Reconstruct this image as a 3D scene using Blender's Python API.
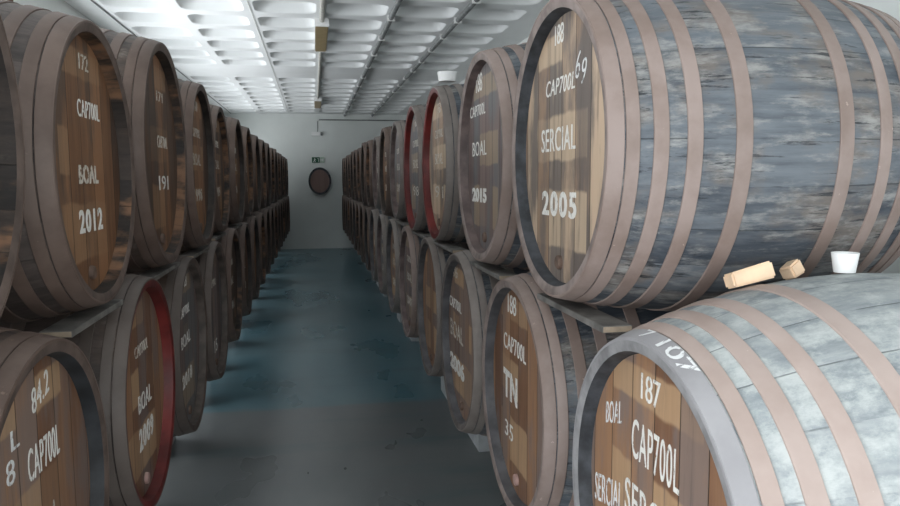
import bpy, bmesh, math, random
from mathutils import Vector, Matrix

for o in list(bpy.data.objects):
    bpy.data.objects.remove(o)
S = bpy.context.scene
COL = S.collection
EYE = 1.79            # camera height above the floor
PI = math.pi

# ------------------------------------------------------------------ camera
cam_d = bpy.data.cameras.new('camera')
cam_d.sensor_width = 36.0
cam_d.lens = 732.3 / 900 * 36.0
cam_d.clip_start = 0.02
cam = bpy.data.objects.new('camera', cam_d)
COL.objects.link(cam)
R_ = Vector((0.98327, -0.18205, -0.00577))
U_ = Vector((0.02376, 0.09681, 0.99502))
F_ = Vector((0.18058, 0.97851, -0.09951))
m = Matrix.Identity(4)
for i in range(3):
    m[i][0], m[i][1], m[i][2] = R_[i], U_[i], -F_[i]
m[2][3] = EYE
cam.matrix_world = m
S.camera = cam

# ------------------------------------------------------------------ world, daylight, exposure
S.view_settings.view_transform = 'Standard'
S.view_settings.look = 'None'
S.view_settings.gamma = 1.0
S.view_settings.exposure = 0.0
W = bpy.data.worlds.new('overcast_sky')
S.world = W
W.use_nodes = True
W.node_tree.nodes['Background'].inputs[0].default_value = (0.85, 0.93, 1.0, 1)
W.node_tree.nodes['Background'].inputs[1].default_value = 0.6

WIN_RAD, FRONT_RAD = (7.5, 7.5, 7.2, 6.2, 4.9, 4.4, 4.4), 4.0
def area(name, loc, rot, sx, sy, rad, colr):
    l = bpy.data.lights.new(name, 'AREA')
    l.shape = 'RECTANGLE'; l.size = sx; l.size_y = sy
    l.energy = rad * PI * sx * sy; l.color = colr
    o = bpy.data.objects.new(name, l); COL.objects.link(o)
    o.location = loc; o.rotation_euler = rot
    return o
XL, XR, YF, YB, ZC = -2.3, 2.6, -2.6, 19.6, 3.51     # inner faces of the room
WIN = [(-1.6 + 2.95*k, 0.75 + 2.95*k) for k in range(7)]   # y spans of the side windows
WZ0, WZ1 = 0.32, 2.95
for wr, (y0, y1) in zip(WIN_RAD, WIN):
    area('window_daylight', (XL-0.3, (y0+y1)/2, (WZ0+WZ1)/2), (0, -PI/2, 0), WZ1-WZ0, y1-y0, wr, (0.93, 0.97, 1.0))
area('entrance_daylight', (0.15, YF-0.3, 1.6), (PI/2, 0, 0), 4.2, 2.7, FRONT_RAD, (0.93, 0.97, 1.0))

# ------------------------------------------------------------------ node helpers
def new_mat(name):
    mt = bpy.data.materials.new(name); mt.use_nodes = True
    nt = mt.node_tree
    b = nt.nodes['Principled BSDF']
    return mt, nt, b
class G:
    """tiny node-graph helper"""
    def __init__(s, nt): s.nt = nt
    def n(s, t, **kw):
        x = s.nt.nodes.new(t)
        for k, v in kw.items(): setattr(x, k, v)
        return x
    def put(s, sock, v):
        if isinstance(v, bpy.types.NodeSocket): s.nt.links.new(v, sock)
        elif isinstance(v, (tuple, list)):
            sock.default_value = tuple(v) + ((1,) if len(v) == 3 and len(sock.default_value) == 4 else ())
        else: sock.default_value = v
    def math(s, op, a, b=0.0, c=None, clamp=False):
        x = s.n('ShaderNodeMath', operation=op, use_clamp=clamp)
        s.put(x.inputs[0], a); s.put(x.inputs[1], b)
        if c is not None: s.put(x.inputs[2], c)
        return x.outputs[0]
    def mix(s, f, a, b, blend='MIX'):
        x = s.n('ShaderNodeMix', data_type='RGBA', blend_type=blend)
        s.put(x.inputs[0], f); s.put(x.inputs[6], a); s.put(x.inputs[7], b)
        return x.outputs[2]
    def ramp(s, f, lo, hi):
        x = s.n('ShaderNodeMapRange', interpolation_type='SMOOTHSTEP')
        s.put(x.inputs[0], f); s.put(x.inputs[1], lo); s.put(x.inputs[2], hi)
        return x.outputs[0]
    def coords(s, kind='Object'):
        return s.n('ShaderNodeTexCoord').outputs[kind]
    def sep(s, v):
        x = s.n('ShaderNodeSeparateXYZ'); s.put(x.inputs[0], v); return x.outputs
    def noise(s, v, scale, detail=4.0, rough=0.55, stretch=None, offset=None):
        if stretch is not None or offset is not None:
            mp = s.n('ShaderNodeMapping'); s.put(mp.inputs[0], v)
            if stretch is not None: mp.inputs[3].default_value = stretch
            if offset is not None: s.put(mp.inputs[1], offset)
            v = mp.outputs[0]
        x = s.n('ShaderNodeTexNoise'); s.put(x.inputs['Vector'], v)
        x.inputs['Scale'].default_value = scale; x.inputs['Detail'].default_value = detail
        x.inputs['Roughness'].default_value = rough
        return x.outputs[0]
    def white(s, v):
        x = s.n('ShaderNodeTexWhiteNoise', noise_dimensions='1D'); s.put(x.inputs['W'], v); return x.outputs[0]
    def rnd(s): return s.n('ShaderNodeObjectInfo').outputs['Random']
    def rndvec(s, k=37.0):
        x = s.n('ShaderNodeCombineXYZ'); r = s.math('MULTIPLY', s.rnd(), k)
        for i in range(3): s.put(x.inputs[i], r)
        return x.outputs[0]
    def bump(s, h, strength, dist, b):
        x = s.n('ShaderNodeBump'); x.inputs['Strength'].default_value = strength; x.inputs['Distance'].default_value = dist
        s.put(x.inputs['Height'], h); s.nt.links.new(x.outputs[0], b.inputs['Normal'])

def flat_mat(name, c, rough=0.6, var=0.12, scale=6.0, spec=0.4):
    mt, nt, b = new_mat(name); g = G(nt)
    nz = g.noise(g.coords(), scale, 5)
    d = tuple(x*(1-var) for x in c); l = tuple(min(1, x*(1+var)) for x in c)
    g.put(b.inputs['Base Color'], g.mix(g.ramp(nz, 0.3, 0.7), d, l))
    b.inputs['Roughness'].default_value = rough
    b.inputs['Specular IOR Level'].default_value = spec
    return mt

def stave_mat(name, dark, mid, pale, brown, wear=0.5, brownness=0.35, ws=(11, 15, 15), crack=0.0):
    """weathered oak staves running along local x"""
    mt, nt, b = new_mat(name); g = G(nt)
    oc = g.coords(); sx = g.sep(oc)
    ang = g.math('ARCTAN2', sx[1], sx[2])
    a = g.math('MULTIPLY', g.math('ADD', ang, PI), 26/(2*PI))
    idx = g.math('FLOOR', a); fr = g.math('FRACT', a)
    off = g.rndvec()
    seam = g.math('MINIMUM', fr, g.math('SUBTRACT', 1.0, fr))
    sn = g.noise(oc, 1.0, 4, 0.6, (4, 9, 9), off)
    seam = g.math('MAXIMUM', g.ramp(seam, 0.0, 0.022), g.ramp(sn, 0.44, 0.56))
    r1 = g.white(g.math('ADD', idx, g.math('MULTIPLY', g.rnd(), 91.0)))
    grain = g.noise(oc, 1.0, 7, 0.7, (2.6, 40, 40), off)
    blot = g.noise(oc, 3.2, 5, 0.6, (1, 1, 1), off)
    streak = g.noise(oc, 1.0, 5, 0.6, (3.2, 17, 17), off)
    wearn = g.noise(oc, 1.0, 8, 0.72, ws, off)
    tone = g.math('ADD', g.math('MULTIPLY', r1, 0.22), g.math('ADD', g.math('MULTIPLY', grain, 0.45), g.math('MULTIPLY', streak, 0.45)))
    c = g.mix(g.ramp(tone, 0.36, 0.74), dark, mid)
    c = g.mix(g.math('MULTIPLY', g.ramp(g.math('ADD', blot, g.math('MULTIPLY', g.math('SUBTRACT', streak, 0.5), 0.5)), 0.48, 0.66), brownness), c, brown)
    wm = g.math('MULTIPLY', g.ramp(g.math('ADD', wearn, g.math('MULTIPLY', blot, 0.45)), 0.80 - 0.25*wear, 1.02 - 0.2*wear), 0.8)
    c = g.mix(wm, c, pale)
    ck = g.noise(oc, 1.0, 6, 0.75, (3.5, 48, 48), off)
    c = g.mix(g.math('MULTIPLY', g.ramp(g.math('ADD', ck, g.math('MULTIPLY', blot, 0.3)), 0.72, 0.82), crack), c, tuple(x*0.4 for x in dark))
    c = g.mix(g.math('ADD', 0.35, g.math('MULTIPLY', seam, 0.65)), tuple(x*0.4 for x in dark), c)
    g.put(b.inputs['Base Color'], c)
    b.inputs['Roughness'].default_value = 0.62
    b.inputs['Specular IOR Level'].default_value = 0.35
    h = g.math('ADD', g.math('MULTIPLY', grain, 0.5), g.math('MULTIPLY', seam, 0.6))
    g.bump(h, 0.5, 0.006, b)
    return mt

def head_mat(name, c1, c2, grey, tan, greyness=0.4, sanded=0.8):
    """upright boards of a cask head; local y across, z up"""
    mt, nt, b = new_mat(name); g = G(nt)
    oc = g.coords(); sx = g.sep(oc)
    off = g.rndvec(); rr = g.math('MULTIPLY', g.rnd(), 57.0)
    a = g.math('ADD', g.math('MULTIPLY', sx[1], 8.3), g.math('MULTIPLY', g.rnd(), 1.0))
    idx = g.math('FLOOR', a); fr = g.math('FRACT', a)
    seam = g.ramp(g.math('MINIMUM', fr, g.math('SUBTRACT', 1.0, fr)), 0.0, 0.03)
    r1 = g.white(g.math('ADD', idx, rr))
    r2 = g.white(g.math('ADD', idx, g.math('ADD', rr, 13.7)))
    grain = g.noise(oc, 1.0, 7, 0.65, (10, 42, 3.0), off)
    blot = g.noise(oc, 1.0, 5, 0.6, (6, 9, 2.6), off)
    c = g.mix(g.ramp(g.math('ADD', g.math('MULTIPLY', r1, 0.6), g.math('MULTIPLY', grain, 0.55)), 0.25, 0.85), c1, c2)
    # darker, stained boards and streaks
    gm = g.math('MULTIPLY', g.ramp(g.math('ADD', blot, g.math('MULTIPLY', r2, 0.28)), 0.56, 0.78), greyness)
    c = g.mix(gm, c, grey)
    # sanded-back bands where the old stencils were
    def band(z0, z1, lo):
        zz = g.math('ADD', sx[2], g.math('MULTIPLY', g.math('SUBTRACT', g.noise(oc, 9, 2), 0.5), 0.03))
        m1 = g.math('MULTIPLY', g.ramp(zz, z0-0.006, z0+0.006), g.math('SUBTRACT', 1.0, g.ramp(zz, z1-0.006, z1+0.006)))
        r = g.white(g.math('ADD', idx, g.math('ADD', rr, lo)))
        ym = g.math('LESS_THAN', g.math('ABSOLUTE', g.math('ADD', sx[1], -0.03)), 0.23)
        return g.math('MULTIPLY', m1, g.math('MULTIPLY', ym, g.ramp(r, 0.2, 0.7)))
    bm_ = g.math('MAXIMUM', band(-0.03, 0.11, 3.1), g.math('MAXIMUM', band(0.27, 0.36, 5.5), band(-0.30, -0.12, 9.2)))
    c = g.mix(g.math('MULTIPLY', bm_, sanded), c, g.mix(grain, tuple(x*0.75 for x in tan), tuple(x*1.2 for x in tan)))
    st = g.noise(oc, 1.0, 6, 0.7, (8, 30, 1.6), off)
    c = g.mix(g.math('MULTIPLY', g.ramp(st, 0.56, 0.70), 0.6), c, tuple(x*0.55 for x in grey))
    c = g.mix(seam, (0.02, 0.013, 0.009), c)
    g.put(b.inputs['Base Color'], c)
    b.inputs['Roughness'].default_value = 0.6
    b.inputs['Specular IOR Level'].default_value = 0.3
    g.bump(g.math('ADD', g.math('MULTIPLY', grain, 0.4), seam), 0.5, 0.004, b)
    return mt

def iron_mat(name, c, rust, spots=0.5):
    mt, nt, b = new_mat(name); g = G(nt)
    oc = g.coords(); off = g.rndvec()
    n1 = g.noise(oc, 5, 5, 0.6, (1, 1, 1), off); n2 = g.noise(oc, 38, 3, 0.6, (1, 1, 1), off)
    cc = g.mix(g.ramp(n1, 0.35, 0.68), c, rust)
    cc = g.mix(g.math('MULTIPLY', g.ramp(n2, 0.70, 0.76), spots), cc, tuple(min(1, x*2.0) for x in c))
    cc = g.mix(g.math('MULTIPLY', g.rnd(), 0.25), cc, tuple(x*0.7 for x in rust))
    g.put(b.inputs['Base Color'], cc)
    b.inputs['Roughness'].default_value = 0.55
    b.inputs['Specular IOR Level'].default_value = 0.45
    g.bump(n2, 0.15, 0.002, b)
    return mt

def stencil_mat(name, c, wear):
    """worn white paint: chipped away in places"""
    mt, nt, b = new_mat(name); g = G(nt)
    nz = g.noise(g.coords(), 1.0, 4, 0.6, (30, 90, 30))
    b.inputs['Base Color'].default_value = (*c, 1); b.inputs['Roughness'].default_value = 0.7
    tr = g.n('ShaderNodeBsdfTransparent'); mx = g.n('ShaderNodeMixShader')
    g.put(mx.inputs[0], g.ramp(nz, 0.30 + 0.12*wear, 0.42 + 0.12*wear))
    nt.links.new(tr.outputs[0], mx.inputs[1]); nt.links.new(b.outputs[0], mx.inputs[2])
    nt.links.new(mx.outputs[0], nt.nodes['Material Output'].inputs[0])
    return mt

M = {}
M['stave_slate'] = stave_mat('slate_weathered_staves', (0.045, 0.054, 0.068), (0.155, 0.172, 0.192), (0.33, 0.325, 0.31), (0.165, 0.132, 0.108), 0.38, 0.7, (6, 24, 24), 0.85)
M['stave_pale'] = stave_mat('pale_weathered_staves', (0.16, 0.19, 0.21), (0.36, 0.38, 0.385), (0.52, 0.54, 0.525), (0.20, 0.235, 0.25), 0.8, 0.5)
M['stave_brown'] = stave_mat('brown_weathered_staves', (0.030, 0.024, 0.022), (0.105, 0.083, 0.074), (0.20, 0.17, 0.15), (0.10, 0.065, 0.045), 0.1, 0.5)
M['rim_staves'] = stave_mat('dark_chime_staves', (0.012, 0.010, 0.009), (0.050, 0.036, 0.029), (0.09, 0.075, 0.065), (0.25, 0.13, 0.07), 0.05, 0.8)
M['head_tan'] = head_mat('tan_head_boards', (0.31, 0.205, 0.14), (0.57, 0.425, 0.305), (0.13, 0.115, 0.11), (0.62, 0.47, 0.33), 0.85, 0.7)
M['head_russet'] = head_mat('russet_head_boards', (0.17, 0.085, 0.05), (0.35, 0.195, 0.11), (0.19, 0.155, 0.145), (0.48, 0.31, 0.18), 0.7, 0.8)
M['head_brown'] = head_mat('brown_head_boards', (0.075, 0.036, 0.02), (0.27, 0.135, 0.068), (0.07, 0.052, 0.043), (0.34, 0.20, 0.11), 0.75, 0.6)
M['head_grey'] = head_mat('grey_mauve_head_boards', (0.12, 0.085, 0.08), (0.22, 0.16, 0.145), (0.15, 0.155, 0.16), (0.40, 0.30, 0.20), 0.8, 0.6)
M['hoop_pink'] = iron_mat('pinkish_brown_hoop_iron', (0.315, 0.245, 0.22), (0.225, 0.165, 0.14))
M['hoop_pale'] = iron_mat('pale_pink_hoop_iron', (0.44, 0.35, 0.315), (0.37, 0.285, 0.25), 0.3)
M['hoop_grey'] = iron_mat('grey_hoop_iron', (0.36, 0.35, 0.36), (0.29, 0.28, 0.29), 0.3)
M['hoop_brown'] = iron_mat('brown_hoop_iron', (0.155, 0.108, 0.088), (0.105, 0.070, 0.056))
M['hoop_umber'] = iron_mat('umber_hoop_iron', (0.13, 0.105, 0.092), (0.09, 0.07, 0.06), 0.3)
M['hoop_taupe'] = iron_mat('taupe_hoop_iron', (0.25, 0.22, 0.20), (0.18, 0.15, 0.135), 0.3)
M['rim_dark'] = flat_mat('blackened_chime_wood', (0.05, 0.054, 0.062), 0.6, 0.5, 14)
M['end_mauve'] = flat_mat('dusty_mauve_stave_ends', (0.235, 0.19, 0.175), 0.7, 0.35, 11)
M['end_grey'] = flat_mat('dusty_grey_stave_ends', (0.25, 0.245, 0.25), 0.7, 0.3, 11)
M['end_taupe'] = flat_mat('dusty_taupe_stave_ends', (0.125, 0.108, 0.10), 0.7, 0.35, 11)
M['end_brown'] = flat_mat('dusty_brown_stave_ends', (0.105, 0.076, 0.064), 0.7, 0.35, 11)
M['rim_umber'] = flat_mat('umber_chime_wood', (0.085, 0.068, 0.058), 0.6, 0.4, 12)
M['rim_black'] = flat_mat('black_chime_wood', (0.026, 0.028, 0.031), 0.6, 0.4, 12)
M['rim_brown'] = flat_mat('dark_brown_chime_wood', (0.032, 0.025, 0.021), 0.6, 0.5, 14)
M['rim_grey'] = flat_mat('grey_chime_wood', (0.088, 0.086, 0.092), 0.6, 0.35, 10)
M['rim_mauve'] = flat_mat('mauve_brown_chime_wood', (0.135, 0.10, 0.094), 0.6, 0.35, 10)
M['rim_red'] = flat_mat('red_painted_chime', (0.125, 0.016, 0.014), 0.5, 0.4, 7)
M['paint'] = stencil_mat('worn_white_stencil_paint', (0.78, 0.76, 0.72), 0.2)
M['paint_worn'] = stencil_mat('very_worn_stencil_paint', (0.62, 0.57, 0.50), 0.75)
M['chalk'] = stencil_mat('white_chalk', (0.75, 0.75, 0.75), 0.5)
M['plug'] = flat_mat('dark_wooden_bung', (0.13, 0.085, 0.065), 0.7, 0.3, 20)
M['plug_pink'] = flat_mat('pinkish_plastic_bung', (0.42, 0.27, 0.24), 0.5, 0.1, 20)
M['white_plastic'] = flat_mat('white_plastic', (0.86, 0.86, 0.85), 0.4, 0.03, 5)
M['board'] = flat_mat('grey_weathered_board', (0.15, 0.142, 0.132), 0.75, 0.4, 9)
M['board_end'] = flat_mat('pale_sawn_end_grain', (0.34, 0.27, 0.20), 0.75, 0.2, 20)
M['wedge'] = flat_mat('fresh_pine', (0.84, 0.61, 0.42), 0.7, 0.12, 12)
M['block'] = flat_mat('pale_grey_concrete', (0.40, 0.42, 0.43), 0.8, 0.15, 8)
M['amber'] = flat_mat('amber_lamp_cover', (0.33, 0.25, 0.13), 0.4, 0.1, 8)
M['conduit'] = flat_mat('grey_conduit', (0.19, 0.20, 0.20), 0.45, 0.2, 12)
M['cream'] = flat_mat('cream_conduit', (0.56, 0.55, 0.50), 0.45, 0.15, 12)
M['sign_dark'] = flat_mat('dark_green_sign', (0.018, 0.10, 0.055), 0.5, 0.1, 8)
M['sign_pale'] = flat_mat('pale_green_sign', (0.42, 0.52, 0.44), 0.5, 0.1, 8)
M['frame'] = flat_mat('white_window_frame', (0.7, 0.71, 0.7), 0.5, 0.05, 5)

def wall_mat(name, c):
    mt, nt, b = new_mat(name); g = G(nt)
    oc = g.coords()
    n1 = g.noise(oc, 1.3, 5); n2 = g.noise(oc, 40, 3)
    g.put(b.inputs['Base Color'], g.mix(g.ramp(n1, 0.3, 0.7), tuple(x*0.93 for x in c), c))
    b.inputs['Roughness'].default_value = 0.75
    g.bump(n2, 0.12, 0.003, b)
    return mt
M['wall'] = wall_mat('whitewashed_wall', (0.76, 0.79, 0.77))
M['ceiling'] = wall_mat('white_painted_waffle_slab', (0.86, 0.88, 0.88))
def floor_mat():
    mt, nt, b = new_mat('teal_epoxy_floor'); g = G(nt)
    oc = g.coords()
    sx = g.sep(oc)
    n1 = g.noise(oc, 0.7, 4, 0.5, (1.6, 0.7, 1)); n2 = g.noise(oc, 1.0, 5, 0.6, (0.5, 3.2, 1)); n3 = g.noise(oc, 30, 3)
    teal = g.mix(g.ramp(n1, 0.35, 0.66), (0.072, 0.155, 0.188), (0.138, 0.225, 0.255))
    grey = g.mix(g.ramp(n1, 0.35, 0.66), (0.120, 0.132, 0.136), (0.180, 0.190, 0.190))
    # worn grey coat at the near end, older teal coat beyond, meeting in a ragged edge
    edge = g.math('ADD', sx[1], g.math('MULTIPLY', g.math('SUBTRACT', n2, 0.5), 0.7))
    c = g.mix(g.ramp(edge, 5.72, 5.86), grey, teal)
    c = g.mix(g.math('MULTIPLY', g.ramp(n2, 0.5, 0.72), 0.5), c, (0.078, 0.125, 0.135))
    c = g.mix(g.math('MULTIPLY', g.ramp(n3, 0.5, 0.8), 0.03), c, (0.24, 0.24, 0.22))
    g.put(b.inputs['Base Color'], c)
    g.put(b.inputs['Roughness'], g.math('ADD', 0.20, g.math('MULTIPLY', n1, 0.18)))
    b.inputs['Specular IOR Level'].default_value = 0.5
    return mt
M['floor'] = floor_mat()

# ------------------------------------------------------------------ mesh helpers
def obj(name, bm, mat, parent=None, loc=(0, 0, 0), smooth=False, kind=None):
    me = bpy.data.meshes.new(name)
    bmesh.ops.recalc_face_normals(bm, faces=bm.faces)
    if smooth:
        for f in bm.faces: f.smooth = True
    bm.to_mesh(me); bm.free()
    mats = mat if isinstance(mat, (list, tuple)) else [mat]
    for k in mats: me.materials.append(k)
    o = bpy.data.objects.new(name, me); COL.objects.link(o)
    o.location = loc
    if parent is not None: o.parent = parent
    if kind: o['kind'] = kind
    return o
def tag(o, label, cat, group=None):
    o['label'] = label; o['category'] = cat
    if group: o['group'] = group
    return o
def thing(name, label, cat, loc=(0, 0, 0), rz=0.0, group=None):
    o = bpy.data.objects.new(name, None); COL.objects.link(o)
    o.empty_display_size = 0.1
    o.location = loc; o.rotation_euler = (0, 0, rz)
    return tag(o, label, cat, group)
def add_box(bm, x0, x1, y0, y1, z0, z1, mi=0):
    v = [bm.verts.new((x, y, z)) for x in (x0, x1) for y in (y0, y1) for z in (z0, z1)]
    fs = [(0, 1, 3, 2), (4, 6, 7, 5), (0, 4, 5, 1), (2, 3, 7, 6), (0, 2, 6, 4), (1, 5, 7, 3)]
    out = []
    for f in fs:
        fc = bm.faces.new([v[i] for i in f]); fc.material_index = mi; out.append(fc)
    return out
def box_bm(*a, bevel=0.0):
    bm = bmesh.new(); add_box(bm, *a)
    if bevel: bmesh.ops.bevel(bm, geom=list(bm.edges), offset=bevel, segments=2, affect='EDGES')
    return bm
def lathe(bm, prof, axis='x', seg=64, close=False):
    """prof: list of (t, r) along the axis; r == 0 makes a pole"""
    rings = []
    for t, r in prof:
        if r <= 1e-6:
            p = (t, 0, 0) if axis == 'x' else (0, 0, t)
            rings.append([bm.verts.new(p)])
        else:
            ring = []
            for k in range(seg):
                a = 2*PI*k/seg
                p = (t, r*math.sin(a), r*math.cos(a)) if axis == 'x' else (r*math.cos(a), r*math.sin(a), t)
                ring.append(bm.verts.new(p))
            rings.append(ring)
    n = len(rings)
    for i in range(n if close else n-1):
        A, B = rings[i], rings[(i+1) % n]
        for k in range(seg):
            k2 = (k+1) % seg
            if len(A) == 1 and len(B) == 1: continue
            if len(A) == 1: bm.faces.new((A[0], B[k], B[k2]))
            elif len(B) == 1: bm.faces.new((A[k], B[0], A[k2]))
            else: bm.faces.new((A[k], B[k], B[k2], A[k2]))
def add_tube(bm, pts, r, seg=8):
    for p, q in zip(pts, pts[1:]):
        p, q = Vector(p), Vector(q); d = (q-p); L = d.length
        mt = d.to_track_quat('Z', 'Y').to_matrix().to_4x4(); mt.translation = (p+q)/2
        bmesh.ops.create_cone(bm, cap_ends=True, segments=seg, radius1=r, radius2=r, depth=L, matrix=mt)

# ------------------------------------------------------------------ room shell
obj('floor', box_bm(XL-0.2, XR+0.2, YF-0.6, YB+0.2, -0.15, 0.0), M['floor'], kind='structure')
obj('wall_back', box_bm(XL-0.2, XR+0.2, YB, YB+0.2, 0.0, ZC+0.3), M['wall'], kind='structure')
obj('wall_right', box_bm(XR, XR+0.2, YF, YB, 0.0, ZC+0.3), M['wall'], kind='structure')
bm = bmesh.new()
add_box(bm, XL-0.2, XL, YF, YB, 0, WZ0); add_box(bm, XL-0.2, XL, YF, YB, WZ1, ZC+0.3)
edges = [YF] + [y for w in WIN for y in w] + [YB]
for i in range(0, len(edges), 2):
    add_box(bm, XL-0.2, XL, edges[i], edges[i+1], WZ0, WZ1)
obj('wall_left', bm, M['wall'], kind='structure')
for k, (y0, y1) in enumerate(WIN):
    bm = bmesh.new()
    for yy in (y0, y1-0.05): add_box(bm, XL-0.14, XL-0.06, yy, yy+0.05, WZ0, WZ1)
    for yy in ((2*y0+y1)/3, (y0+2*y1)/3): add_box(bm, XL-0.13, XL-0.07, yy-0.02, yy+0.02, WZ0+0.05, WZ1-0.05)
    for zz in (WZ0, WZ1-0.05): add_box(bm, XL-0.14, XL-0.06, y0+0.05, y1-0.05, zz, zz+0.05)
    obj('window_%d' % (k+1), bm, M['frame'], kind='structure')
bm = bmesh.new()
add_box(bm, XL-0.2, XR+0.2, YF-0.2, YF, 2.95, ZC+0.3)
add_box(bm, XL-0.2, XL+0.35, YF-0.2, YF, 0, 2.95); add_box(bm, XR-0.35, XR+0.2, YF-0.2, YF, 0, 2.95)
obj('wall_front', bm, M['wall'], kind='structure')

# waffle ceiling: grid of rounded domed recesses between ribs, with solid bands
RIBX = [0.117 + 0.715*k for k in range(-3, 4)]
PY = 0.72
rows = [11.28 - PY*k for k in range(9)] + [13.08 + PY*k for k in range(9)] + [3.72 - PY*k for k in range(8)]
rows.sort()
bm = bmesh.new()
def waffle(cx, cy, px, py):
    hx, hy, rc = 0.308, 0.265, 0.12
    def loop(ins, z, rr):
        out = []
        for qx, qy, a0 in ((1, 1, 0), (-1, 1, 90), (-1, -1, 180), (1, -1, 270)):
            for j in range(5):
                a = math.radians(a0 + j*22.5)
                out.append((cx + qx*(hx-ins-rr) + rr*math.cos(a), cy + qy*(hy-ins-rr) + rr*math.sin(a), z))
        return out
    base = loop(0, ZC, rc); outer = []
    for i, (x, y, z) in enumerate(base):
        q, j = divmod(i, 5)
        sx_, sy_ = ((1, 1), (-1, 1), (-1, -1), (1, -1))[q]
        ex, ey = cx + sx_*px/2, cy + sy_*py/2
        if j == 2: outer.append((ex, ey, ZC))
        else:
            onx = (j < 2) == (q in (0, 2))
            outer.append((ex, y, ZC) if onx else (x, ey, ZC))
    loops = [outer, base, loop(0.008, ZC+0.02, rc), loop(0.035, ZC+0.085, rc-0.01), loop(0.065, ZC+0.115, rc-0.02), loop(0.13, ZC+0.13, 0.08)]
    vl = [[bm.verts.new(p) for p in lp] for lp in loops]
    for a in range(len(vl)-1):
        for k in range(20):
            f = bm.faces.new((vl[a][k], vl[a][(k+1) % 20], vl[a+1][(k+1) % 20], vl[a+1][k]))
            f.smooth = a > 0
    f = bm.faces.new(vl[-1]); f.smooth = True
for cy in rows:
    for x0, x1 in zip(RIBX, RIBX[1:]):
        waffle((x0+x1)/2, cy, x1-x0, PY)
def cquad(x0, x1, y0, y1):
    bm.faces.new([bm.verts.new(p) for p in ((x0, y0, ZC), (x1, y0, ZC), (x1, y1, ZC), (x0, y1, ZC))])
cquad(XL-0.1, RIBX[0], YF-0.2, YB+0.1); cquad(RIBX[-1], XR+0.1, YF-0.2, YB+0.1)
ends = [YF-0.2]
for a, b_ in zip(rows, rows[1:]):
    if b_-a > PY*1.1:
        cquad(RIBX[0], RIBX[-1], a+PY/2, b_-PY/2)
cquad(RIBX[0], RIBX[-1], YF-0.2, rows[0]-PY/2); cquad(RIBX[0], RIBX[-1], rows[-1]+PY/2, YB+0.1)
cl = obj('ceiling', bm, M['ceiling'], kind='structure')

# ------------------------------------------------------------------ casks
RIM, LEN = 0.443, 0.95
HOOPS = [(0.0005, 0.038), (0.042, 0.075), (0.108, 0.145), (0.190, 0.228), (0.312, 0.354)]
SEG = 72
class Kind:
    """mesh data for one build of cask, made once and shared by its copies"""
    def __init__(s, rb, ln, seg=SEG):
        s.rb, s.ln = rb, ln
        def r(x): return rb - (rb-RIM)*((x-ln/2)/(ln/2))**2
        s.r = r
        bm = bmesh.new()
        N = 22
        prof = [(0.052, RIM-0.019), (0.024, RIM-0.008), (0.006, RIM-0.004), (0.0, r(0))] + [(ln*k/N, r(ln*k/N)) for k in range(1, N+1)]
        prof += [(ln, RIM-0.03), (ln-0.05, RIM-0.035), (ln-0.05, 0)]
        prof = [(0.052, 0)] + prof
        lathe(bm, prof, 'x', seg)
        s.body = s.fin('staves', bm)
        bm = bmesh.new()   # front chime: end face and inner wall standing proud of the head
        lathe(bm, [(-0.002, r(0)-0.003), (-0.001, RIM-0.018), (0.003, RIM-0.030), (0.046, RIM-0.038), (0.046, RIM-0.022), (0.024, RIM-0.012)], 'x', seg, close=True)
        for f in bm.faces:
            if all(v.co.x < 0.0035 for v in f.verts): f.material_index = 1
        s.rim = s.fin('chime', bm, 0); s.rim.materials.append(M['board'])
        bm = bmesh.new()
        lathe(bm, [(0.0, 0), (0.0, RIM-0.05), (0.001, RIM-0.0375), (0.011, RIM-0.0375), (0.011, 0)], 'x', seg)
        s.head = s.fin('head', bm, 0)
        s.hoops = []
        hs = HOOPS + [(ln-b, ln-a) for a, b in reversed(HOOPS)]
        for i, (a, b) in enumerate(hs):
            lip = [(-0.003, r(0)-0.004), (-0.003, r(0)-0.0005), (-0.002, r(0)+0.003)] if i == 0 else [(a, r(a)-0.004)]
            bm = bmesh.new(); t = 0.0045
            lathe(bm, lip + [(a, r(a)+t-0.0015), (a+0.0015, r(a)+t), (b-0.0015, r(b)+t), (b, r(b)+t-0.0015), (b, r(b)-0.004)], 'x', seg, close=True)
            s.hoops.append(s.fin('hoop', bm))
    def fin(s, name, bm, smooth=1):
        bmesh.ops.recalc_face_normals(bm, faces=bm.faces)
        for f in bm.faces: f.smooth = True
        me = bpy.data.meshes.new(name)
        bm.to_mesh(me); bm.free()
        me.set_sharp_from_angle(angle=math.radians(32))
        me.materials.append(M['board'])
        return me
_kinds = {}
def kind_of(rb, ln):
    key = (round(rb, 4), ln)
    if key not in _kinds: _kinds[key] = Kind(*key)
    return _kinds[key]
K_STD = kind_of(0.515, LEN)
bm = bmesh.new(); lathe(bm, [(-0.013, 0), (-0.013, 0.018), (-0.010, 0.022), (0.006, 0.024), (0.006, 0)], 'x', 20)
PLUG = K_STD.fin('bung_plug', bm)

def inst(name, me, mat, parent, loc=(0, 0, 0)):
    o = bpy.data.objects.new(name, me); COL.objects.link(o)
    o.parent = parent; o.location = loc
    o.material_slots[0].link = 'OBJECT'; o.material_slots[0].material = mat
    return o

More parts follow.
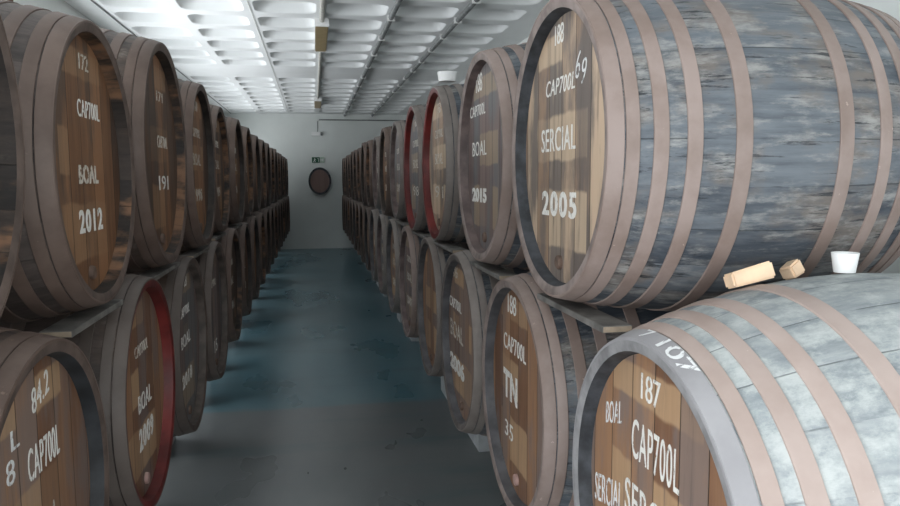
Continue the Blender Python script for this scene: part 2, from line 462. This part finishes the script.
_txt = {}
def text_mesh(s, bold=0.0, space=1.08):
    key = (s, bold, space)
    if key in _txt: return _txt[key]
    cu = bpy.data.curves.new('lettering', 'FONT')
    cu.body = s; cu.size = 1.0; cu.extrude = 0.0; cu.offset = bold; cu.space_character = space
    cu.resolution_u = 4
    o = bpy.data.objects.new('lettering', cu); COL.objects.link(o)
    dg = bpy.context.evaluated_depsgraph_get(); dg.update()
    me = bpy.data.meshes.new_from_object(o.evaluated_get(dg))
    pts = [v.co.copy() for v in me.vertices]; pol = [list(p.vertices) for p in me.polygons]
    bpy.data.objects.remove(o); bpy.data.curves.remove(cu); bpy.data.meshes.remove(me)
    _txt[key] = (pts, pol)
    return pts, pol
def lettering(head, s, y0, y1, z0, z1, mat='paint', slant=0.0, tilt=0.0, bold=0.0, name='stencil_lettering', space=None):
    """white lettering on the head between local y0 (left) .. y1 and z0 .. z1"""
    if bold == 0 and s.isdigit() and len(s) == 4: bold = .03
    pts, pol = text_mesh(s, bold, space or (1.2 if s.isdigit() and len(s) == 4 else .92 if s.isdigit() and len(s) == 3 else 1.08))
    ax, bx = min(p.x for p in pts), max(p.x for p in pts)
    ay, by = min(p.y for p in pts), max(p.y for p in pts)
    bm = bmesh.new(); fr = []; bk = []
    for p in pts:
        u = (p.x-ax)/(bx-ax); w = (p.y-ay)/(by-ay)
        y = y0 + (y1-y0)*u + slant*(w-0.5); z = z0 + (z1-z0)*w + tilt*(u-0.5)
        fr.append(bm.verts.new((-0.0016, y, z)))
        bk.append(bm.verts.new((-0.0004, y, z)))
    for f in pol:
        try:
            bm.faces.new([fr[i] for i in f]); bm.faces.new([bk[i] for i in reversed(f)])
        except ValueError: pass
    cnt = {}
    for f in pol:
        for a, b in zip(f, f[1:]+f[:1]): cnt.setdefault(frozenset((a, b)), []).append((a, b))
    for e in cnt.values():
        if len(e) == 1:
            a, b = e[0]
            bm.faces.new((fr[a], fr[b], bk[b], bk[a]))
    me = bpy.data.meshes.new(name); bmesh.ops.recalc_face_normals(bm, faces=bm.faces); bm.to_mesh(me); bm.free()
    me.materials.append(M[mat])
    o = bpy.data.objects.new(name, me); COL.objects.link(o); o.parent = head
    return o

ZU, ZL = EYE + 0.087, EYE - 0.822
rng = random.Random(7)
STY = {   # staves, hoops, chime, head
 'slate': ('stave_slate', 'hoop_pink', 'rim_dark', 'head_tan'),
 'pale': ('stave_pale', 'hoop_pale', 'rim_dark', 'head_russet'),
 'russet': ('stave_slate', 'hoop_pink', 'rim_grey', 'head_russet'),
 'mauve': ('stave_slate', 'hoop_pink', 'rim_mauve', 'head_grey'),
 'red': ('stave_slate', 'hoop_taupe', 'rim_red', 'head_tan'),
 'taupe': ('stave_slate', 'hoop_taupe', 'rim_mauve', 'head_grey'),
 'taupe_r': ('stave_slate', 'hoop_taupe', 'rim_grey', 'head_russet'),
 'brown': ('stave_brown', 'hoop_brown', 'rim_staves', 'head_brown'),
 'brown_dk': ('stave_brown', 'hoop_brown', 'rim_brown', 'head_brown'),
 'brown_lit': ('stave_brown', 'hoop_brown', 'rim_black', 'head_russet'),  # brown staves and hoops, black chime, russet head boards
 'dull_red': ('stave_slate', 'hoop_taupe', 'rim_red', 'head_grey'),
 'brown_red': ('stave_brown', 'hoop_umber', 'rim_red', 'head_russet'),
 'brown_grey': ('stave_brown', 'hoop_umber', 'rim_umber', 'head_grey'),
}
END = {'slate': 'end_mauve', 'pale': 'end_grey', 'russet': 'end_mauve', 'mauve': 'end_mauve', 'red': 'rim_red', 'taupe': 'end_taupe',
       'taupe_r': 'end_taupe', 'brown': 'end_brown', 'brown_dk': 'end_brown', 'brown_lit': 'end_brown', 'dull_red': 'rim_red',
       'brown_red': 'rim_red', 'brown_grey': 'end_brown'}
GROUP = {(1, 1): 'upper casks right of the aisle', (1, 0): 'lower casks right of the aisle',
         (-1, 1): 'upper casks left of the aisle', (-1, 0): 'lower casks left of the aisle'}
SPECS = []
def cask(side, tier, x, y, dz, k, style, label, lines=(), rb=0.515, ln=None, plug=True, plugmat='plug'):
    SPECS.append(dict(side=side, tier=tier, x=x, y=y, dz=dz, k=k, style=style, label=label, lines=lines, rb=rb,
                      ln=ln or (LEN if tier else 1.0), plug=plug, plugmat=plugmat))
    return SPECS[-1]
def settle():
    """each belly is only as fat as its neighbours in the stack leave room for"""
    for s_ in SPECS: s_['z'] = (ZU if s_['tier'] else ZL) + s_['dz']
    for _ in range(60):
        for i, a in enumerate(SPECS):
            for b in SPECS[i+1:]:
                if a['side'] != b['side'] or abs(a['y']-b['y']) > 1.3: continue
                d = math.hypot(a['y']-b['y'], a['z']-b['z']) - 0.014
                ra, rb_ = a['rb']*a['k'], b['rb']*b['k']
                ex = ra + rb_ - d
                if ex > 0:
                    wa, wb = (0.0 if a.get('fix') else 1.0), (0.0 if b.get('fix') else 1.0)
                    if wa+wb == 0: continue
                    a['rb'] -= ex*wa/(wa+wb)/a['k']; b['rb'] -= ex*wb/(wa+wb)/b['k']
    for s_ in SPECS:
        s_['rb'] = math.floor(s_['rb']*200)/200 if not s_.get('fix') else s_['rb']
        if s_['rb'] < RIM + .012: print('TIGHT', s_['label'], s_['rb'])
        s_['rb'] = max(s_['rb'], RIM+.01)
def build(side, tier, x, y, dz, k, style, label, lines, rb, ln, plug, plugmat, z, fix=False):
    kd = kind_of(rb, ln)
    zc = (ZU if tier else ZL) + dz
    sc = k
    t = thing('wine_cask', label, 'cask', (side*x, y, zc - kd.rb*sc), 0.0 if side > 0 else PI, GROUP[(side, tier)])
    t.scale = (1, sc, sc)
    st, hp, rm, hd = STY[style]
    zo = (0, 0, kd.rb)
    b = inst('staves', kd.body, M[st], t, zo)
    rot = rng.uniform(0, 6.28)
    b.rotation_euler = (rot, 0, 0) if sc == 1 else (0, 0, 0)
    c_ = inst('chime', kd.rim, M[rm], t, zo)
    c_.material_slots[1].link = 'OBJECT'; c_.material_slots[1].material = M[END[style]]
    h = inst('head', kd.head, M[hd], t, (0.040, 0, kd.rb))
    for i, me in enumerate(kd.hoops):
        mm = M[hp]
        if style == 'pale' and i == 0: mm = M['hoop_grey']
        inst('hoop', me, mm, t, zo)
    if plug:
        inst('bung_plug', PLUG, M[plugmat], h, (0, 0.02, -0.345))
    for ln in lines:
        a = ln[:5]; kw = ln[5] if len(ln) > 5 else {}
        lettering(h, *a, **kw)
    return t

PW = {'mat': 'paint_worn'}
def std_lines(no, name, year, worn=True, narrow=1.0):
    kw = {'mat': 'paint_worn'} if worn else {}
    w = 0.14*narrow
    return [(no, 0.05, -0.05, 0.30, 0.355, kw), ('CAP700L', 0.03+w, 0.03-w, 0.155, 0.205, kw),
            (name, 0.03+w*.95, 0.03-w*.95, 0.0, 0.065, kw), (year, 0.03+w, 0.03-w, -0.20, -0.13, kw)]

ORD = ['first', 'second', 'third', 'fourth', 'fifth', 'sixth', 'seventh', 'eighth', 'ninth', 'tenth', 'eleventh',
       'twelfth', 'thirteenth', 'fourteenth', 'fifteenth', 'sixteenth', 'seventeenth', 'eighteenth']

# --- right, upper tier
cask(1, 1, .71, 2.15, 0, 1, 'slate', 'big slate-staved cask with tan head stencilled SERCIAL 2005, foremost on the upper right',
     [('188', .085, .005, .325, .385), ('CAP700L', .17, -.10, .175, .225, {'slant': -.01}), ('SERCIAL', .215, -.105, .0, .074),
      ('2005', .205, -.12, -.205, -.125, {'bold': .03}), ('6', -.105, -.14, .20, .275, {'mat': 'chalk', 'bold': -.012, 'slant': -.02, 'name': 'chalk_number'}), ('9', -.15, -.185, .18, .25, {'mat': 'chalk', 'bold': -.012, 'slant': -.02, 'name': 'chalk_number'})])
cask(1, 1, .715, 3.185, .007, 1.02, 'mauve', 'mauve-grey cask with head stencilled BOAL 2015, behind the SERCIAL 2005 cask',
     [('188', .20, .08, .30, .38), ('CAP700L', .33, .02, .195, .245), ('BOAL', .28, .0, .015, .08), ('2015', .29, .0, -.195, -.13, {'bold': .05, 'space': 1.0})])
cask(1, 1, .715, 4.41, .008, 1.025, 'red', 'cask with bright red chime around an orange-tan head, carrying a white tub on top',
     std_lines('151', 'BOAL', '91'))
cask(1, 1, .72, 5.49, .0, 1.03, 'dull_red', 'grey-mauve cask with a dull red rim, right behind the red-rimmed tan cask',
     std_lines('150', 'BOAL', '98'))
LATE = ['taupe', 'brown_dk', 'taupe', 'brown', 'brown_dk', 'brown', 'brown', 'brown_dk', 'brown', 'brown_dk', 'brown', 'brown_dk', 'brown']
ru = [(.715, 6.58, .96), (.71, 7.66, 1.0), (.715, 8.72, .93)] + [(.71, 9.79+1.07*i, (.96, 1.02, .95, .98, 1.0, .96, 1.0, .97, 1.0)[i]) for i in range(9)]
for i, (x, y, k) in enumerate(ru):
    cask(1, 1, x, y, 0, k, LATE[i], 'dark oak cask in the upper right row, %s from the near end' % ORD[i+4] if i < 7 else
         'dark oak cask in the upper right row, %s from the white end wall' % ORD[len(ru)-1-i],
         std_lines('14%d' % (9-i if i < 10 else 0), ('BOAL', 'MALVASIA', 'SERCIAL')[i % 3], str(2004+i)) if i < 5 else ())
# --- right, lower tier
t = cask(1, 0, .724, 1.52, .010, 1, 'pale', 'pale cask with russet head stencilled 187, foremost on the lower right, cup on top',
     [('187', .09, -.01, .285, .35), ('CAP700L', .135, -.105, .125, .225, {'tilt': -.0}), ('SERCIAL', .17, -.14, -.03, .06),
      ('BOAL', .30, .20, .17, .23, {'mat': 'chalk', 'bold': -.005, 'name': 'chalk_scribble', 'tilt': .03}),
      ('SERCIAL', .37, .19, -.07, .01, {'mat': 'chalk', 'bold': -.005, 'name': 'chalk_scribble', 'tilt': .04})], rb=.580, ln=1.22)
t['fix'] = True
cask(1, 0, .713, 2.645, 0, 1, 'russet', 'cask with orange-brown head stencilled TN, under and between the two nearest upper right casks',
     [('188', .16, .04, .295, .37), ('CAP700L', .22, -.095, .14, .205), ('TN', .225, .02, -.06, .055, {'bold': .035}), ('35', .20, .08, -.22, -.155)], plugmat='plug_pink')
cask(1, 0, .71, 3.70, -.02, 1.03, 'taupe_r', 'cask with taupe hoops and orange head stencilled 2006, third in the lower right row',
     [('186', .25, .13, .30, .36, PW), ('CAP700L', .36, .04, .13, .185), ('BOAL', .34, .0, -.03, .06, PW), ('2006', .36, -.03, -.215, -.125, {'bold': .05, 'space': 1.0})])
cask(1, 0, .715, 4.76, -.015, 1.02, 'taupe_r', 'grey cask with a rust-streaked unlettered head, fourth in the lower right row', ())
rl = [5.86, 7.0, 8.16] + [9.25 + 1.07*i for i in range(10)]
LATE2 = ['mauve', 'taupe_r', 'taupe', 'taupe_r', 'brown_lit', 'brown_dk', 'brown', 'brown_lit', 'brown_dk', 'brown', 'brown_dk', 'brown', 'brown_dk']
for i, y in enumerate(rl):
    cask(1, 0, .71, y, 0, (1, 1, .98, 1, .97, 1, .98, 1, .98, 1, .98, 1, 1)[i], LATE2[i],
         'dark oak cask in the lower right row, %s from the near end' % ORD[i+4] if i < 7 else
         'dark oak cask in the lower right row, %s from the white end wall' % ORD[len(rl)-1-i],
         std_lines('18%d' % (5-i), 'BOAL', str(2007+i)) if i < 4 else ())
# --- left, upper tier
cask(-1, 1, .63, 1.335, 0, 1, 'brown', 'cask cut off by the left edge of the photo, nearest of the upper left row', ())
cask(-1, 1, .63, 2.38, -.037, .936, 'brown', 'brown cask with head stencilled BOAL 2012, second in the upper left row',
     [('172', .03, -.065, .30, .35, {'mat': 'paint_worn'}), ('CAP700L', .07, -.165, .15, .205), ('BOAL', .09, -.115, -.06, .0, {'mat': 'paint_worn', 'bold': .03}), ('2012', .11, -.14, -.215, -.14, {'bold': .03})])
cask(-1, 1, .63, 3.44, .03, 1.075, 'brown', 'big brown cask with an orange-brown head numbered 191, third in the upper left row',
     [('171', .0, -.12, .22, .26, PW), ('CAP700L', .02, -.18, .03, .08, PW), ('191', .02, -.17, -.145, -.085)])
cask(-1, 1, .63, 4.55, .005, 1.05, 'brown_dk', 'brown cask with a black inner rim, fourth in the upper left row',
     std_lines('170', 'BOAL', '1998'))
LU = [(.65, 5.60, 1.0), (.63, 6.65, .99), (.635, 7.72, 1.0)] + [(.63, 8.79+1.07*i, (.96, .98, 1.0, .95, 1.02, .97, 1.0, .98, 1.0, 1.0)[i]) for i in range(10)]
for i, (x, y, k) in enumerate(LU):
    cask(-1, 1, x, y, 0, k, 'brown_dk' if i % 2 else 'brown', 'dark brown cask in the upper left row, %s from the near end' % ORD[i+4] if i < 7 else
         'dark brown cask in the upper left row, %s from the white end wall' % ORD[len(LU)-1-i],
         std_lines('16%d' % (9-i), 'BOAL', str(1999+i)) if i < 4 else ())
# --- left, lower tier
cask(-1, 0, .63, 1.843, 0, 1, 'brown_lit', 'cask with brown head stencilled 84.2 and CAP 700L, foremost on the lower left',
     [('84.2', .0, -.115, .285, .345, {'tilt': .03, 'bold': 0}), ('CAP700L', .045, -.165, .12, .20, {'tilt': .0}), ('L', .13, .085, .23, .275, {'mat': 'chalk', 'name': 'chalk_number'}), ('8', .165, .12, .16, .215, {'mat': 'chalk', 'name': 'chalk_number'}),
      ('BOAL', .09, -.13, -.06, .02, PW)])
cask(-1, 0, .625, 2.915, .02, .975, 'brown_red', 'cask with a red painted chime, second in the lower left row',
     [('CAP700L', .10, -.12, .15, .195, PW), ('BOAL', .08, -.14, -.07, .0), ('2009', .09, -.15, -.22, -.13, {'bold': .035})], plugmat='plug_pink')
cask(-1, 0, .64, 4.0, -.035, 1.02, 'brown_grey', 'grey-brown cask with faint white lettering, behind the red-rimmed lower left cask',
     std_lines('163', 'BOAL', '2010', False))
cask(-1, 0, .635, 5.04, -.035, 1.015, 'brown_grey', 'dark cask with one white mark near its foot, fourth in the lower left row',
     [('15', .05, -.08, -.28, -.2)] + std_lines('164', 'BOAL', '2003')[:2])
ll = [6.08 + 1.07*i for i in range(13)]
for i, y in enumerate(ll):
    cask(-1, 0, .63, y, -.01, (1, .97, 1, .98)[i % 4], 'brown_dk' if i % 3 else 'brown',
         'dark brown cask in the lower left row, %s from the near end' % ORD[i+4] if i < 7 else
         'dark brown cask in the lower left row, %s from the white end wall' % ORD[len(ll)-1-i],
         std_lines('17%d' % i, 'BOAL', str(2001+i)) if i < 3 else ())

settle()
BUILT = [build(**s_) for s_ in SPECS]
FAT1 = next(b for b, s_ in zip(BUILT, SPECS) if s_.get('fix') and s_['ln'] == 1.22)
K_FAT = kind_of(.580, 1.22)

# chalk number on the front hoop of the foremost lower right cask
def hoop_text(t, kd, s, a0, a1, x0, x1):
    pts, pol = text_mesh(s, 0.01, .92)
    ax, bx = min(p.x for p in pts), max(p.x for p in pts)
    ay, by = min(p.y for p in pts), max(p.y for p in pts)
    bm = bmesh.new(); vs = []; vi = []
    for p in pts:
        a = math.radians(a0 + (a1-a0)*(p.x-ax)/(bx-ax)); x = x0 + (x1-x0)*(p.y-ay)/(by-ay)
        r = kd.r(x)
        vs.append(bm.verts.new((x, -(r+.0062)*math.sin(a), (r+.0062)*math.cos(a))))
    for f in pol:
        try: bm.faces.new([vs[i] for i in f])
        except ValueError: pass
    return obj('chalk_number', bm, M['chalk'], t, (0, 0, kd.rb))
hoop_text(FAT1, K_FAT, '7', -6, -1, .006, .036)
hoop_text(FAT1, K_FAT, '107', 6, 24, .004, .036)

# ------------------------------------------------------------------ planks between the tiers, support blocks
def plank(side, lo, hi, up, label):
    # lies across the flanks of two neighbouring lower casks, just behind the heads, under the upper cask
    T, x, w = .02, max(lo['x'], hi['x'], up['x']) + .022, .085
    def rad(q): return (q['rb'] - (q['rb']-RIM)*((x+w-q['x']-q['ln']/2)/(q['ln']/2))**2)*q['k'] + .008
    z = up['z'] - rad(up) - T
    def dy(q): return math.sqrt(max(.0, rad(q)**2 - (z-q['z'])**2)) + .004
    y0, y1 = lo['y'] + dy(lo), hi['y'] - dy(hi)
    bm = bmesh.new()
    fs = add_box(bm, 0, w, y0, y1, 0, T-.001)
    fs[2].material_index = 1; fs[3].material_index = 1
    bmesh.ops.bevel(bm, geom=list(bm.edges), offset=.002, segments=1, affect='EDGES')
    o = obj('plank', bm, [M['board'], M['board_end']], None, (x if side > 0 else -x-w, 0, z))
    return tag(o, label, 'plank', 'planks between the two tiers')
wh = ['foremost', 'second', 'third', 'fourth', 'fifth', 'sixth']
for side, sd in ((1, 'right'), (-1, 'left')):
    low = sorted((q for q in SPECS if q['side'] == side and q['tier'] == 0), key=lambda q: q['y'])
    upp = [q for q in SPECS if q['side'] == side and q['tier'] == 1]
    for i in range(5):
        mid = (low[i]['y'] + low[i+1]['y'])/2
        plank(side, low[i], low[i+1], min(upp, key=lambda q: abs(q['y']-mid)),
              'grey plank bridging two lower casks %s of the aisle, %s from the front' % (sd, wh[i]))

def block(side, x, y, label, top, rb):
    bm = bmesh.new()
    w = .19
    # cradle: block with a hollow top that follows the cask
    n = 8; prof = []
    for k in range(n+1):
        yy = -w + 2*w*k/n
        prof.append((yy, top + rb - math.sqrt(rb*rb-yy*yy)))
    for x0, x1 in ((0, .5),):
        A = [bm.verts.new((x0, yy, 0)) for yy in (-w, w)]; B = [bm.verts.new((x1, yy, 0)) for yy in (-w, w)]
        TA = [bm.verts.new((x0, yy, zz)) for yy, zz in prof]; TB = [bm.verts.new((x1, yy, zz)) for yy, zz in prof]
        bm.faces.new((A[0], A[1], *reversed(TA))); bm.faces.new((B[0], B[1], *reversed(TB)))
        for k in range(n): bm.faces.new((TA[k], TA[k+1], TB[k+1], TB[k]))
        bm.faces.new((A[0], B[0], TB[0], TA[0])); bm.faces.new((A[1], B[1], TB[-1], TA[-1])); bm.faces.new((A[0], A[1], B[1], B[0]))
    o = obj('support_block', bm, M['block'], None, (x if side > 0 else -x-.5, y, 0))
    return tag(o, label, 'block', 'concrete blocks under the lower casks')
for side, sd in ((1, 'right'), (-1, 'left')):
    row = sorted((q for q in SPECS if q['side'] == side and q['tier'] == 0), key=lambda q: q['y'])
    for i, q in enumerate(row):
        rb = q['rb']*q['k']
        lab = ('pale block under the %s cask of the lower %s row' % (ORD[i], sd) if i < 11 else
               'pale block under the lower %s cask %s from the end wall' % (sd, ORD[len(row)-1-i]))
        block(side, 1.03 if side > 0 else .99, q['y'], lab, q['z'] - rb - .008, rb)

# ------------------------------------------------------------------ small things on the casks
def cup(loc, r0, r1, h, label, name='plastic_cup', cat='cup', tilt=0.0):
    bm = bmesh.new()
    lathe(bm, [(0, 0), (0, r0), (h, r1), (h, r1-.0025), (.003, r0-.0025), (.003, 0)], 'z', 32)
    o = obj(name, bm, M['white_plastic'], None, loc, True)
    o.data.set_sharp_from_angle(angle=math.radians(40))
    o.rotation_euler = (0, tilt, 0)
    return tag(o, label, cat)
cup((1.293, 1.60, EYE-.2345), .025, .032, .049, 'small white plastic cup standing on the pale lower right cask')
cup((.79, 4.34, EYE+.578), .05, .058, .055, 'white plastic tub standing on the red-rimmed upper right cask', 'plastic_tub', 'tub')
cup((-.93, 2.42, EYE+.518), .024, .03, .035, 'small white cup on top of the BOAL 2012 cask')
bm = bmesh.new(); lathe(bm, [(0, 0), (0, .008), (.045, .008), (.06, .004), (.06, 0)], 'z', 12)
tag(obj('bung_peg', bm, M['plug'], None, (-.86, 2.40, EYE+.51), True), 'thin dark peg standing on top of the BOAL 2012 cask', 'peg')
def wedge(loc, size, rot, label):
    lx, ly, lz = size
    bm = bmesh.new()
    p = [(-lx/2, -lz/2), (lx/2, -lz/2), (lx/2, lz/2), (-lx/2, lz*.35)]
    A = [bm.verts.new((x, -ly/2, z)) for x, z in p]; B = [bm.verts.new((x, ly/2, z)) for x, z in p]
    bm.faces.new(A); bm.faces.new(B[::-1])
    for k in range(4): bm.faces.new((A[k], A[(k+1) % 4], B[(k+1) % 4], B[k]))
    bmesh.ops.recalc_face_normals(bm, faces=bm.faces)
    bmesh.ops.bevel(bm, geom=list(bm.edges), offset=.005, segments=2, affect='EDGES')
    o = obj('wooden_wedge', bm, M['wedge'], None, loc)
    o.rotation_euler = rot
    return tag(o, label, 'wedge', 'pine wedges between the foremost right casks')
wedge((1.07, 1.66, EYE-.2425), (.115, .05, .044), (-.26, -.20, 0), 'long fresh pine wedge jammed between the two foremost right casks')
wedge((1.225, 1.71, EYE-.239), (.045, .045, .04), (-.33, -.35, .3), 'short pine wedge beside the white cup, mostly hidden behind the pale cask')

# ------------------------------------------------------------------ ceiling fittings
def lamp(y0, y1, label):
    t = thing('ceiling_lamp', label, 'lamp', (.125, (y0+y1)/2, ZC-.085), 0, 'unlit ceiling lamps')
    L = (y1-y0)/2
    obj('lamp_housing', box_bm(-.075, .075, -L, L, .035, .083, bevel=.004), M['white_plastic'], t)
    obj('lamp_cover', box_bm(-.07, .07, -L+.03, L-.03, 0, .035, bevel=.008), M['amber'], t)
    for s in (-1, 1):
        obj('end_cap', box_bm(-.076, .076, s*L-.03 if s > 0 else -L, L if s > 0 else -L+.03, -.003, .036), M['white_plastic'], t)
    return t
lamp(8.10, 9.72, 'unlit ceiling lamp with an amber cover, nearer of the two over the aisle')
lamp(15.6, 17.2, 'unlit ceiling lamp with an amber cover, farther one close to the end wall')
def conduit(x, y0, y1, r, mat, label, clips, name='conduit'):
    t = thing(name, label, 'conduit', (x, y0, ZC-r-.004), 0, 'conduits along the ceiling ribs')
    bm = bmesh.new(); add_tube(bm, [(0, 0, 0), (0, y1-y0, 0)], r, 12)
    obj('pipe', bm, M[mat], t, smooth=True)
    yy = .5
    while yy < y1-y0 and clips:
        obj('clip', box_bm(-r-.012, r+.012, yy-.012, yy+.012, -r-.004, r), M['white_plastic'], t); yy += clips
    return t
conduit(.125, YF+.05, 8.08, .026, 'cream', 'cream conduit running along the middle rib towards the nearer lamp', 0)
conduit(.125, 9.74, 15.58, .020, 'cream', 'cream conduit on the middle rib between the two lamps', 0)
conduit(.835, YF+.05, YB-.02, .028, 'conduit', 'grey clipped conduit on the rib just right of the middle', 1.1)
conduit(1.55, YF+.05, YB-.02, .028, 'conduit', 'grey clipped conduit on the second rib right of the middle', .9)
conduit(-2.03, YF+.05, YB-.02, .007, 'conduit', 'thin dark conduit on the ceiling rib by the left wall', 0)
conduit(-.585, YF+.05, YB-.02, .003, 'cream', 'thin grey cable on the ceiling rib left of the middle', 0)

# ------------------------------------------------------------------ end wall fittings
t = thing('exit_sign', 'small green exit sign with white arrow, high on the end wall above the cask head', 'sign', (.122, YB-.012, EYE+.535))
obj('sign_panel', box_bm(-.16, .16, -.012, .010, -.075, .075), M['sign_pale'], t)
obj('sign_field', box_bm(-.155, .045, -.016, -.012, -.07, .07), M['sign_dark'], t)
bm = bmesh.new()    # running figure and arrow, cut out in white
def poly(pts, y=-.0175):
    bm.faces.new([bm.verts.new((x, y, z)) for x, z in pts])
add_tube(bm, [(-.085, -.016, .04), (-.085, -.019, .04)], .012, 10)
poly([(-.10, .025), (-.075, .025), (-.085, -.01), (-.105, -.01)])
poly([(-.10, -.01), (-.085, -.01), (-.115, -.055), (-.13, -.05)])
poly([(-.095, -.01), (-.08, -.01), (-.06, -.05), (-.075, -.055)])
poly([(-.075, .022), (-.05, .0), (-.055, -.01), (-.08, .01)])
poly([(-.02, .045), (.02, .045), (.02, -.055), (.008, -.055), (.008, .033), (-.02, .033)])
obj('pictogram', bm, M['frame'], t)
bm = bmesh.new()
poly([(.06, .012), (.11, .012), (.11, .035), (.145, .0), (.11, -.035), (.11, -.012), (.06, -.012)], -.0135)
obj('arrow', bm, M['frame'], t)

t = thing('cask_head_plaque', 'oval dark-rimmed cask head hung on the white end wall', 'plaque', (.158, YB-.005, EYE-.375))
def oval(bm, rx, rz, y0, y1, hole=None, seg=48):
    o = [[bm.verts.new((rx*math.cos(2*PI*k/seg), y, .36+rz*math.sin(2*PI*k/seg))) for k in range(seg)] for y in (y0, y1)]
    if hole:
        i = [[bm.verts.new((hole[0]*math.cos(2*PI*k/seg), y, .36+hole[1]*math.sin(2*PI*k/seg))) for k in range(seg)] for y in (y0, y1)]
    for k in range(seg):
        k2 = (k+1) % seg
        bm.faces.new((o[0][k], o[0][k2], o[1][k2], o[1][k]))
        if hole:
            bm.faces.new((i[0][k], i[0][k2], i[1][k2], i[1][k]))
            for q in (0, 1): bm.faces.new((o[q][k], o[q][k2], i[q][k2], i[q][k]))
    if not hole:
        bm.faces.new(o[0]); bm.faces.new(o[1])
bm = bmesh.new(); oval(bm, .295, .355, -.09, 0, (.245, .30)); obj('rim', bm, M['rim_dark'], t)
bm = bmesh.new(); oval(bm, .247, .302, -.055, -.01)
def plaque_mat():
    mt, nt, b = new_mat('mauve_plaque_boards'); g = G(nt); oc = g.coords(); s = g.sep(oc)
    a = g.math('MULTIPLY', s[0], 9.0)
    r = g.white(g.math('FLOOR', a)); n_ = g.noise(oc, 1.0, 5, 0.6, (40, 10, 4))
    g.put(b.inputs['Base Color'], g.mix(g.math('MULTIPLY', g.math('ADD', r, n_), 0.5), (0.20, 0.125, 0.11), (0.33, 0.225, 0.20)))
    b.inputs['Roughness'].default_value = .7
    return mt
obj('boards', bm, plaque_mat(), t)

t = thing('emergency_lamp', 'small white emergency lamp box under the ceiling on the end wall', 'lamp', (.10, YB-.005, EYE+1.20))
obj('lamp_box', box_bm(-.13, .10, -.06, 0, -.04, .06, bevel=.006), M['white_plastic'], t)
obj('indicator', box_bm(.105, .15, -.05, 0, -.035, .055), M['conduit'], t)
bm = bmesh.new(); add_tube(bm, [(.13, YB-.012, EYE+1.263), (.13, YB-.012, EYE+1.54)], .008)
tag(obj('cable', bm, M['conduit'], None), 'thin vertical cable above the emergency lamp on the end wall', 'cable')
bm = bmesh.new(); add_tube(bm, [(.17, YB-.018, EYE+1.57), (XR-.02, YB-.018, EYE+1.57)], .014)
tag(obj('wall_conduit', bm, M['conduit'], None), 'thin conduit running right across the top of the end wall', 'conduit')
